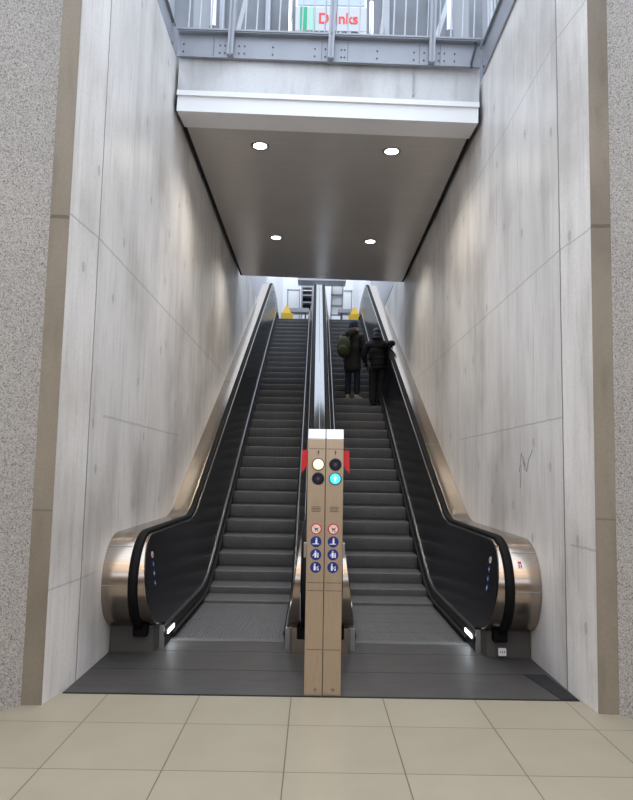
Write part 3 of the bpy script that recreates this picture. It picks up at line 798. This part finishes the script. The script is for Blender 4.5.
for z in (.75, 1.15, 1.45, 1.72, 2.04):
    bm = bmesh.new(); box(bm, -.2, .2, -.04, .34, z, z+.05); link_mesh('shelf', bm, M['hall_d'], t)
bm = bmesh.new(); box(bm, -.18, .18, .30, .34, 1.2, 2.0); link_mesh('back_panel', bm, M['bolt'], t)
t = thing('ladder_frame', 'grey frame with cross bars behind the top of the right escalator', 'frame', (XY(338, 23.6), 23.6, RISE))
for sx_ in (-1, 1):
    bm = bmesh.new(); bar(bm, (sx_*.20, 0, 0), (sx_*.20+.05, 0, 2.35), .05, .05); link_mesh('upright', bm, M['hall_d'], t)
for z in (.9, 1.25, 1.65, 2.05):
    bm = bmesh.new(); box(bm, -.20, .24, -.025, .025, z, z+.05); link_mesh('rung', bm, M['hall_d'], t)
bm = bmesh.new(); box(bm, -.17, .22, .03, .05, .9, 2.3); link_mesh('board', bm, M['white'], t)
for xa, xb, lb in ((289, 311, 'low grey bench beside the top of the left escalator'), (340, 356, 'low grey bench beside the top of the right escalator')):
    x0, x1 = XY(xa, 23.2), XY(xb, 23.2)
    t = thing('bench', lb, 'bench', ((x0+x1)/2, 23.0, RISE), 'benches in the upper hall'); w = (x1-x0)/2
    bm = bmesh.new(); box(bm, -w, w, 0, .4, .86, 1.02); link_mesh('seat', bm, M['hall_d'], t, bevel=.02)
    for sx_ in (-1, 1):
        bm = bmesh.new(); box(bm, sx_*(w-.12)-.03, sx_*(w-.12)+.03, .05, .35, 0, .86); link_mesh('leg', bm, M['bolt'], t)

# ------------------------------------------------------------------ people
def skin_obj(nodes, edges, root, sub=2):
    """nodes {name:(pos, r or (rx,ry))}; grows one surface and returns its mesh"""
    names = list(nodes); idx = {n: i for i, n in enumerate(names)}
    me = bpy.data.meshes.new('tmp'); me.from_pydata([nodes[n][0] for n in names], [(idx[a], idx[b]) for a, b in edges], [])
    o = bpy.data.objects.new('tmp', me); COL.objects.link(o)
    o.modifiers.new('s', 'SKIN'); sv = me.skin_vertices[0].data
    for i, n in enumerate(names):
        r = nodes[n][1]; sv[i].radius = (r, r) if isinstance(r, (int, float)) else r
        sv[i].use_root = (n == root)
    mm = o.modifiers.new('d', 'SUBSURF'); mm.levels = sub; mm.render_levels = sub
    bpy.context.view_layer.update()
    out = bpy.data.meshes.new_from_object(o.evaluated_get(bpy.context.evaluated_depsgraph_get()))
    bpy.data.objects.remove(o)
    return out
def chain(*n): return list(zip(n, n[1:]))
def to_bm(bm, me, mat=0, mtx=None):
    k = len(bm.faces); 
    if mtx: me.transform(mtx)
    bm.from_mesh(me); bm.faces.ensure_lookup_table()
    for f in bm.faces[k:]: f.material_index = mat; f.smooth = True
    bpy.data.meshes.remove(me)
def finger_set(bm, wrist, d, palm_n, side, curl, sc=1.):
    """palm and five separate fingers from the wrist along d; palm_n faces the gripped thing"""
    wrist, d, n = Vector(wrist), Vector(d).normalized(), Vector(palm_n).normalized()
    s = d.cross(n).normalized()*side; n = s.cross(d).normalized()*side if side > 0 else d.cross(s).normalized()
    n = Vector(palm_n).normalized(); n = (n-d*n.dot(d)).normalized(); s = d.cross(n).normalized()*side
    kn = wrist+d*.085*sc
    pal = {'a': (wrist-d*.02, .026*sc), 'b': (wrist+d*.035*sc, (.036*sc, .017*sc)), 'c': (kn, (.038*sc, .014*sc))}
    to_bm(bm, skin_obj(pal, chain('a', 'b', 'c'), 'a', 1))
    for k, (off, ln) in enumerate(((.030, .070), (.010, .080), (-.010, .075), (-.029, .058))):
        p0 = kn+s*off*sc-d*.018; p = [p0]; dd = d.copy()
        for j, fr in enumerate((.45, .32, .28)):
            ang = curl*(.6, 1., .9)[j]; dd = (dd*math.cos(ang)+n*math.sin(ang)).normalized()
            p.append(p[-1]+dd*ln*fr*sc*1.1+(d*.018 if j == 0 else Vector()))
        nd = {str(j): (q, (.0095-.0012*j)*sc) for j, q in enumerate(p)}
        to_bm(bm, skin_obj(nd, chain('0', '1', '2', '3'), '0', 1))
    t0 = wrist+d*.025*sc+s*.024*sc; td = (d*.6+s*.75+n*.3).normalized(); t1 = t0+td*.035*sc; t2 = t1+(d*.8+n*.55).normalized()*.03*sc; t3 = t2+(d*.5+n*.8).normalized()*.024*sc
    to_bm(bm, skin_obj({'0': (t0, .012*sc), '1': (t1, .011*sc), '2': (t2, .010*sc), '3': (t3, .008*sc)}, chain('0', '1', '2', '3'), '0', 1))
def head(bm, c, face, up=(0, 0, 1)):
    """skull, jaw, nose, eyes, mouth, ears; materials 0 skin, 1 eye white, 2 dark, 3 lip"""
    f = Vector(face).normalized(); u = Vector(up); r = f.cross(u).normalized(); u = r.cross(f)
    R = Matrix((r, f, u)).transposed(); c = Vector(c)
    W = lambda a, b, d: c+R @ Vector((a, b, d))
    ellipsoid(bm, W(0, -.012, .02), (.074, .092, .095), 0, 20, 14, R)
    ellipsoid(bm, W(0, .022, -.052), (.055, .062, .062), 0, 18, 12, R)
    ellipsoid(bm, W(0, .098, -.018), (.013, .020, .024), 0, 10, 8, R); ellipsoid(bm, W(0, .088, .008), (.009, .012, .026), 0, 10, 8, R)
    for s in (-1, 1):
        ellipsoid(bm, W(s*.031, .074, .005), (.014, .010, .009), 1, 10, 8, R); ellipsoid(bm, W(s*.031, .083, .005), (.006, .003, .006), 2, 8, 6, R)
        ellipsoid(bm, W(s*.031, .080, .025), (.018, .006, .004), 2, 8, 6, R)
        ellipsoid(bm, W(s*.076, -.008, -.012), (.009, .022, .032), 0, 10, 8, R)
    ellipsoid(bm, W(0, .082, -.058), (.022, .006, .007), 3, 10, 6, R)
    return W, R
def finish(name, bm, mats, parent, voxel=None):
    for f in bm.faces: f.smooth = True
    me = bpy.data.meshes.new(name); bm.to_mesh(me); bm.free()
    for m_ in mats: me.materials.append(m_)
    o = bpy.data.objects.new(name, me); COL.objects.link(o); o.parent = parent
    return o
BODYM = [M['skin'], M['eyew'], M['hair'], M['lip']]
def garment(name, nodes, edges, root, m_, parent, sub=2, solid=True):
    bm = bmesh.new(); to_bm(bm, skin_obj(nodes, edges, root, sub)); return finish(name, bm, [m_], parent)
def shoe(parent, x, y, z, m_, yaw=0., soled=None):
    bm = bmesh.new(); R = Matrix.Rotation(yaw, 3, 'Z'); o = Vector((x, y, z))
    rows = []
    for yy, w, h in ((-.085, .022, .05), (-.075, .036, .085), (-.02, .040, .095), (.05, .043, .075), (.12, .047, .055), (.165, .038, .04), (.185, .014, .022)):
        rows.append([tuple(o+R @ Vector((w*math.cos(a), yy, .012+max(0, math.sin(a))*h if True else 0))) if math.sin(a) >= 0 else tuple(o+R @ Vector((w*math.cos(a), yy, .006))) for a in [2*PI*k/14 for k in range(14)]])
    V = grid(bm, rows, closed=True); bm.faces.new(V[0]); bm.faces.new(V[-1])
    so = finish('shoe', bm, [m_], parent)
    bm = bmesh.new(); pts = [(-.045, -.09), (.045, -.09), (.052, .10), (.036, .185), (-.036, .185), (-.052, .10)]
    prism(bm, [tuple((o+R @ Vector((a, b, 0))).xy) for a, b in pts], z, z+.022, 'XY'); link_mesh('sole', bm, soled or m_, so, bevel=.004)
    return so

def stepz(y):
    """tread height under a foot standing around y"""
    noses = sorted((o.location.y, o.location.z) for o in escR.children if o.name.startswith('step'))
    z = noses[0][1]; yn = noses[0][0]
    for a, b in noses:
        if a <= y: z, yn = b, a
    return yn, z

# person in the olive coat
def person_olive():
    yn, z0 = stepz(13.70); X, Y = .715, yn+.20
    p = thing('person', 'person in dark olive coat and navy beanie, head turned to the right', 'person', (X, Y, z0))
    V = lambda *a: Vector(a)
    H = .985
    body = {'pel': (V(0, 0, .90), (.11, .085)), 'wai': (V(0, 0, 1.02), (.13, .10)), 'che': (V(0, .01, 1.22), (.135, .095)), 'sho': (V(0, .01, 1.36), (.09, .06)), 'nec': (V(0, .01, 1.45), .052), 'hea': (V(.006, .02, 1.54), .06),
            'hl': (V(-.085, 0, .83), .070), 'kl': (V(-.095, .03, .48), .058), 'al': (V(-.10, -.01, .10), .040), 'fl': (V(-.10, .06, .045), .032),
            'hr': (V(.085, 0, .83), .070), 'kr': (V(.095, .04, .48), .058), 'ar': (V(.10, .0, .10), .040), 'fr': (V(.10, .07, .045), .032),
            'sl': (V(-.19, 0, 1.35), .056), 'el': (V(-.25, .0, 1.08), .042), 'wl': (V(-.226, .10, .935), .026),
            'sr': (V(.19, 0, 1.35), .056), 'er': (V(.25, .02, 1.08), .042), 'wr': (V(.245, .12, .935), .026)}
    ed = chain('pel', 'wai', 'che', 'sho', 'nec', 'hea')+chain('pel', 'hl', 'kl', 'al', 'fl')+chain('pel', 'hr', 'kr', 'ar', 'fr')+chain('sho', 'sl', 'el', 'wl')+chain('sho', 'sr', 'er', 'wr')
    bm = bmesh.new(); to_bm(bm, skin_obj(body, ed, 'pel'))
    W, R = head(bm, (.012, .03, 1.545), (.75, .65, -.02))
    finish('body', bm, BODYM, p)
    for a_, d_, n_, k_ in (((-.22, .125, .89), (.05, .45, -.9), (1, .1, 0), 1), ((.24, .145, .89), (-.05, .45, -.9), (-1, .1, 0), -1)):
        bm = bmesh.new(); finger_set(bm, a_, d_, n_, k_, .35, 1.08); finish('gloved_hand', bm, [M['bootb']], p)
    coat = {'hem': (V(0, 0, .56), (.215, .165)), 'th': (V(0, 0, .74), (.205, .16)), 'pel': (V(0, 0, .92), (.195, .155)), 'wai': (V(0, 0, 1.05), (.18, .145)), 'che': (V(0, 0, 1.23), (.195, .15)), 'sho': (V(0, .0, 1.37), (.15, .11)), 'col': (V(0, .01, 1.44), .088),
            'sl': (V(-.19, 0, 1.345), .085), 'el': (V(-.265, -.0, 1.08), .068), 'wl': (V(-.225, .115, .915), .050),
            'sr': (V(.19, 0, 1.345), .085), 'er': (V(.265, .02, 1.08), .068), 'wr': (V(.245, .135, .915), .050)}
    garment('coat', coat, chain('hem', 'th', 'pel', 'wai', 'che', 'sho', 'col')+chain('sho', 'sl', 'el', 'wl')+chain('sho', 'sr', 'er', 'wr'), 'pel', M['olive'], p)
    bm = bmesh.new()
    N = 20
    rows = [[(math.cos(2*PI*i/N)*(rx+rr*math.cos(b)), -.045+math.sin(2*PI*i/N)*(ry+rr*math.cos(b)), zc+rr*.8*math.sin(b)-.02*math.sin(2*PI*i/N)) for i in range(N)] for b in [2*PI*k/10 for k in range(11)] for rx, ry, rr, zc in ((.085, .085, .062, 1.435),)]
    grid(bm, rows, closed=True); ellipsoid(bm, V(-.02, -.14, 1.40), (.115, .06, .085))
    finish('hood', bm, [M['fur']], p)
    tr = {'w': (V(0, 0, .88), (.11, .09)), 'hl': (V(-.085, 0, .78), .088), 'kl': (V(-.097, .03, .48), .078), 'al': (V(-.10, .0, .08), .062),
          'hr': (V(.085, 0, .78), .088), 'kr': (V(.097, .04, .48), .078), 'ar': (V(.10, .01, .08), .062)}
    garment('trousers', tr, chain('w', 'hl', 'kl', 'al')+chain('w', 'hr', 'kr', 'ar'), 'w', M['jean'], p)
    shoe(p, -.10, -.0, .002, M['shoe'], .12); shoe(p, .105, .0, .002, M['shoe'], -.35)
    # beanie
    bm = bmesh.new(); rows = []
    for k, (r, z) in enumerate(((.090, -.005), (.096, .0), (.096, .03), (.092, .035), (.093, .06), (.086, .095), (.068, .125), (.040, .143), (.012, .150))):
        rows.append([tuple(W(r*.92*math.cos(2*PI*i/24), -.012+r*1.08*math.sin(2*PI*i/24), .018+z-.012*math.sin(2*PI*i/24)*(-1))) for i in range(24)])
    Vv = grid(bm, rows, closed=True); bm.faces.new(Vv[-1]); finish('beanie', bm, [M['navy']], p)
    bm = bmesh.new(); ellipsoid(bm, W(0, -.075, -.045), (.062, .035, .055), 0, 14, 10, R); finish('hair', bm, [M['hair']], p)
    for o in p.children: pass
    p.rotation_euler = (0, 0, -.35)
    # backpack
    b = thing('backpack', 'olive green backpack worn on the left back of the olive coat', 'backpack', (X-.20, Y-.185, z0+.86)); b.rotation_euler = (0, 0, -.35)
    bm = bmesh.new(); ellipsoid(bm, V(0, 0, .23), (.155, .095, .235), 0, 24, 16)
    for v in bm.verts:
        v.co.x = max(-.142, min(.142, v.co.x)); v.co.z = max(.03, v.co.z)
        if v.co.y > .05: v.co.y = .05
    finish('main_bag', bm, [M['pack']], b)
    bm = bmesh.new(); ellipsoid(bm, V(0, -.075, .15), (.115, .055, .12), 0, 20, 12); finish('front_pocket', bm, [M['pack']], b)
    bm = bmesh.new(); tube(bm, (-.03, .02, .45), (-.02, .01, .50), .010, n=8); tube(bm, (-.02, .01, .50), (.02, .01, .50), .010, n=8); tube(bm, (.02, .01, .50), (.03, .02, .45), .010, n=8); finish('handle', bm, [M['bootb']], b)
    for s in (-1, 1):
        bm = bmesh.new(); q = [(s*.09, .03, .42), (s*.10, .13, .52), (s*.10, .25, .52), (s*.11, .37, .44), (s*.11, .40, .25)]
        for a, c in zip(q, q[1:]): bar(bm, a, c, .045, .012)
        link_mesh('shoulder_strap', bm, M['pack'], b)
person_olive()

def person_black():
    yn, z0 = stepz(13.50); X, Y = 1.20, yn+.20
    p = thing('person', 'person in black quilted jacket and trousers, right hand on the handrail', 'person', (X, Y, z0))
    V = lambda *a: Vector(a)
    # handrail point in local space
    hy = 13.30
    hz = HT+TAN*(hy-Y0H)+.03; hx = .79+HX
    G = V(hx-X, hy-Y, hz-z0)
    body = {'pel': (V(.02, 0, .90), (.11, .085)), 'wai': (V(.02, 0, 1.02), (.135, .105)), 'che': (V(0.01, .01, 1.22), (.135, .095)), 'sho': (V(0, .02, 1.345), (.085, .055)), 'nec': (V(0, .035, 1.44), .046), 'hea': (V(0, .05, 1.53), .06),
            'hl': (V(-.065, 0, .83), .070), 'kl': (V(-.07, .03, .48), .060), 'al': (V(-.065, -.01, .10), .040), 'fl': (V(-.065, .06, .045), .032),
            'hr': (V(.095, 0, .83), .070), 'kr': (V(.09, .04, .48), .060), 'ar': (V(.085, .0, .10), .040), 'fr': (V(.085, .07, .045), .032),
            'sl': (V(-.175, 0, 1.29), .055), 'el': (V(-.25, .05, 1.07), .044), 'wl': (V(-.212, .155, .955), .026),
            'sr': (V(.175, 0, 1.29), .055), 'er': (G+V(.065, -.02, .13), .040), 'wr': (G+V(0, -.012, .09), .026)}
    ed = chain('pel', 'wai', 'che', 'sho', 'nec', 'hea')+chain('pel', 'hl', 'kl', 'al', 'fl')+chain('pel', 'hr', 'kr', 'ar', 'fr')+chain('sho', 'sl', 'el', 'wl')+chain('sho', 'sr', 'er', 'wr')
    bm = bmesh.new(); to_bm(bm, skin_obj(body, ed, 'pel'))
    W, R = head(bm, (0, .06, 1.535), (.05, 1, -.12))
    finish('body', bm, BODYM, p)
    for a_, d_, n_, k_, c_ in (((-.20, .18, .93), (.1, .6, -.8), (1, .1, 0), 1, .35), (G+V(-.02, -.03, .045), (.25, .85, .30), (0, .3, -1), -1, .45)):
        bm = bmesh.new(); finger_set(bm, a_, d_, n_, k_, c_, 1.08); finish('gloved_hand', bm, [M['bootb']], p)
    coat = {'hem': (V(.025, 0, .86), (.20, .155)), 'pel': (V(.02, 0, .95), (.19, .15)), 'wai': (V(.02, 0, 1.05), (.18, .14)), 'che': (V(.01, 0, 1.22), (.205, .155)), 'sho': (V(0, 0, 1.345), (.16, .125)), 'col': (V(0, .015, 1.44), .088),
            'sl': (V(-.185, 0, 1.285), .092), 'el': (V(-.275, .05, 1.07), .076), 'wl': (V(-.21, .165, .945), .052),
            'sr': (V(.185, 0, 1.285), .092), 'er': (G+V(.070, -.02, .145), .068), 'wr': (G+V(-.005, -.025, .075), .050)}
    garment('jacket', coat, chain('hem', 'pel', 'wai', 'che', 'sho', 'col')+chain('sho', 'sl', 'el', 'wl')+chain('sho', 'sr', 'er', 'wr'), 'pel', M['blackcoat'], p)
    bm = bmesh.new()
    rows = [[(.025+(.196+e)*math.cos(2*PI*i/24), (.158+e)*math.sin(2*PI*i/24), z) for i in range(24)] for e, z in ((0, .985), (.012, .985), (.012, 1.02), (0, 1.02))]
    grid(bm, rows, closed=True); finish('belt', bm, [M['skirt']], p)
    tr = {'w': (V(.02, 0, .88), (.13, .105)), 'hl': (V(-.078, 0, .78), .108), 'kl': (V(-.075, .03, .48), .090), 'al': (V(-.068, .0, .06), .078),
          'hr': (V(.105, 0, .78), .108), 'kr': (V(.095, .04, .48), .090), 'ar': (V(.088, .01, .06), .078)}
    garment('trousers', tr, chain('w', 'hl', 'kl', 'al')+chain('w', 'hr', 'kr', 'ar'), 'w', M['blacktr'], p)
    shoe(p, -.065, .0, .002, M['bootb'], .1); shoe(p, .09, .0, .002, M['bootb'], -.1)
    bm = bmesh.new(); ellipsoid(bm, W(0, -.022, .030), (.098, .104, .106), 0, 20, 14, R); ellipsoid(bm, W(0, -.060, -.085), (.105, .085, .14), 0, 16, 12, R); ellipsoid(bm, W(0, -.075, -.15), (.085, .06, .09), 0, 16, 12, R)
    finish('hair', bm, [M['hair']], p)
    bm = bmesh.new(); rows = []
    N = 20
    rows = [[(math.cos(2*PI*i/N)*(.080+.042*math.cos(b)), -.005+math.sin(2*PI*i/N)*(.080+.042*math.cos(b)), 1.43+.04*math.sin(b)) for i in range(N)] for b in [2*PI*k/8 for k in range(9)]]
    grid(bm, rows, closed=True); finish('collar', bm, [M['blackcoat']], p)
person_black()

# ------------------------------------------------------------------ light
w = bpy.data.worlds.new('sky'); scn.world = w; w.use_nodes = True; nt = w.node_tree
bg = nt.nodes['Background']; bg.inputs['Color'].default_value = (.79, .88, 1.0, 1)
g = NG(nt); sp = g.n('ShaderNodeSeparateXYZ'); g.l(g.n('ShaderNodeTexCoord').outputs['Generated'], sp.inputs[0])
# overcast sky: brightest overhead and on the viewer's side of the shaft
st_ = g.math('MULTIPLY', g.math('ADD', .45, g.math('MULTIPLY', g.math('MAXIMUM', sp.outputs['Z'], 0.), .60)), g.math('SUBTRACT', 1., g.math('MULTIPLY', sp.outputs['Y'], .50)))
g.l(g.math('MULTIPLY', st_, 2.5), bg.inputs['Strength'])
for y, where in ((-4.5, 'farthest behind the viewer'), (-2., 'in the middle of the concourse'), (0., 'nearest the escalators')):  # unseen glowing panels, added to warm the front and give broad soft reflections
    b = bmesh.new(); box(b, -3.6, 3.6, y-.75, y+.55, 5.57, 5.60)
    o = link_mesh('fill_panel_light', b, M['fill_panel'])
    tag(o, 'added unseen lit fill panel light ' + where, 'ceiling light', 'added fill lights over the concourse')

# ------------------------------------------------------------------ camera
f_px, yaw, pit, roll = 656.857, 2.68253e-3, 8.98297e-2, 1.648363e-2
fw = Vector((math.sin(yaw)*math.cos(pit), math.cos(yaw)*math.cos(pit), math.sin(pit)))
r0 = Vector((math.cos(yaw), -math.sin(yaw), 0)); u0 = r0.cross(fw)
r = r0*math.cos(roll)+u0*math.sin(roll); u = -r0*math.sin(roll)+u0*math.cos(roll)
cd = bpy.data.cameras.new('camera'); cam = bpy.data.objects.new('camera', cd); COL.objects.link(cam)
cam.matrix_world = Matrix(((r.x, u.x, -fw.x, -.075), (r.y, u.y, -fw.y, 0), (r.z, u.z, -fw.z, 1.4765), (0, 0, 0, 1)))
cd.sensor_fit = 'VERTICAL'; cd.sensor_height = 24; cd.lens = f_px*24/800; cd.shift_y = 12/800; cd.clip_start = .05; cd.clip_end = 200
scn.camera = cam
scn.view_settings.view_transform = 'Standard'; scn.view_settings.look = 'None'; scn.view_settings.gamma = 1
scn.view_settings.use_curve_mapping = False; scn.view_settings.exposure = 0.25
scn.cycles.max_bounces = 8; scn.cycles.use_denoising = True
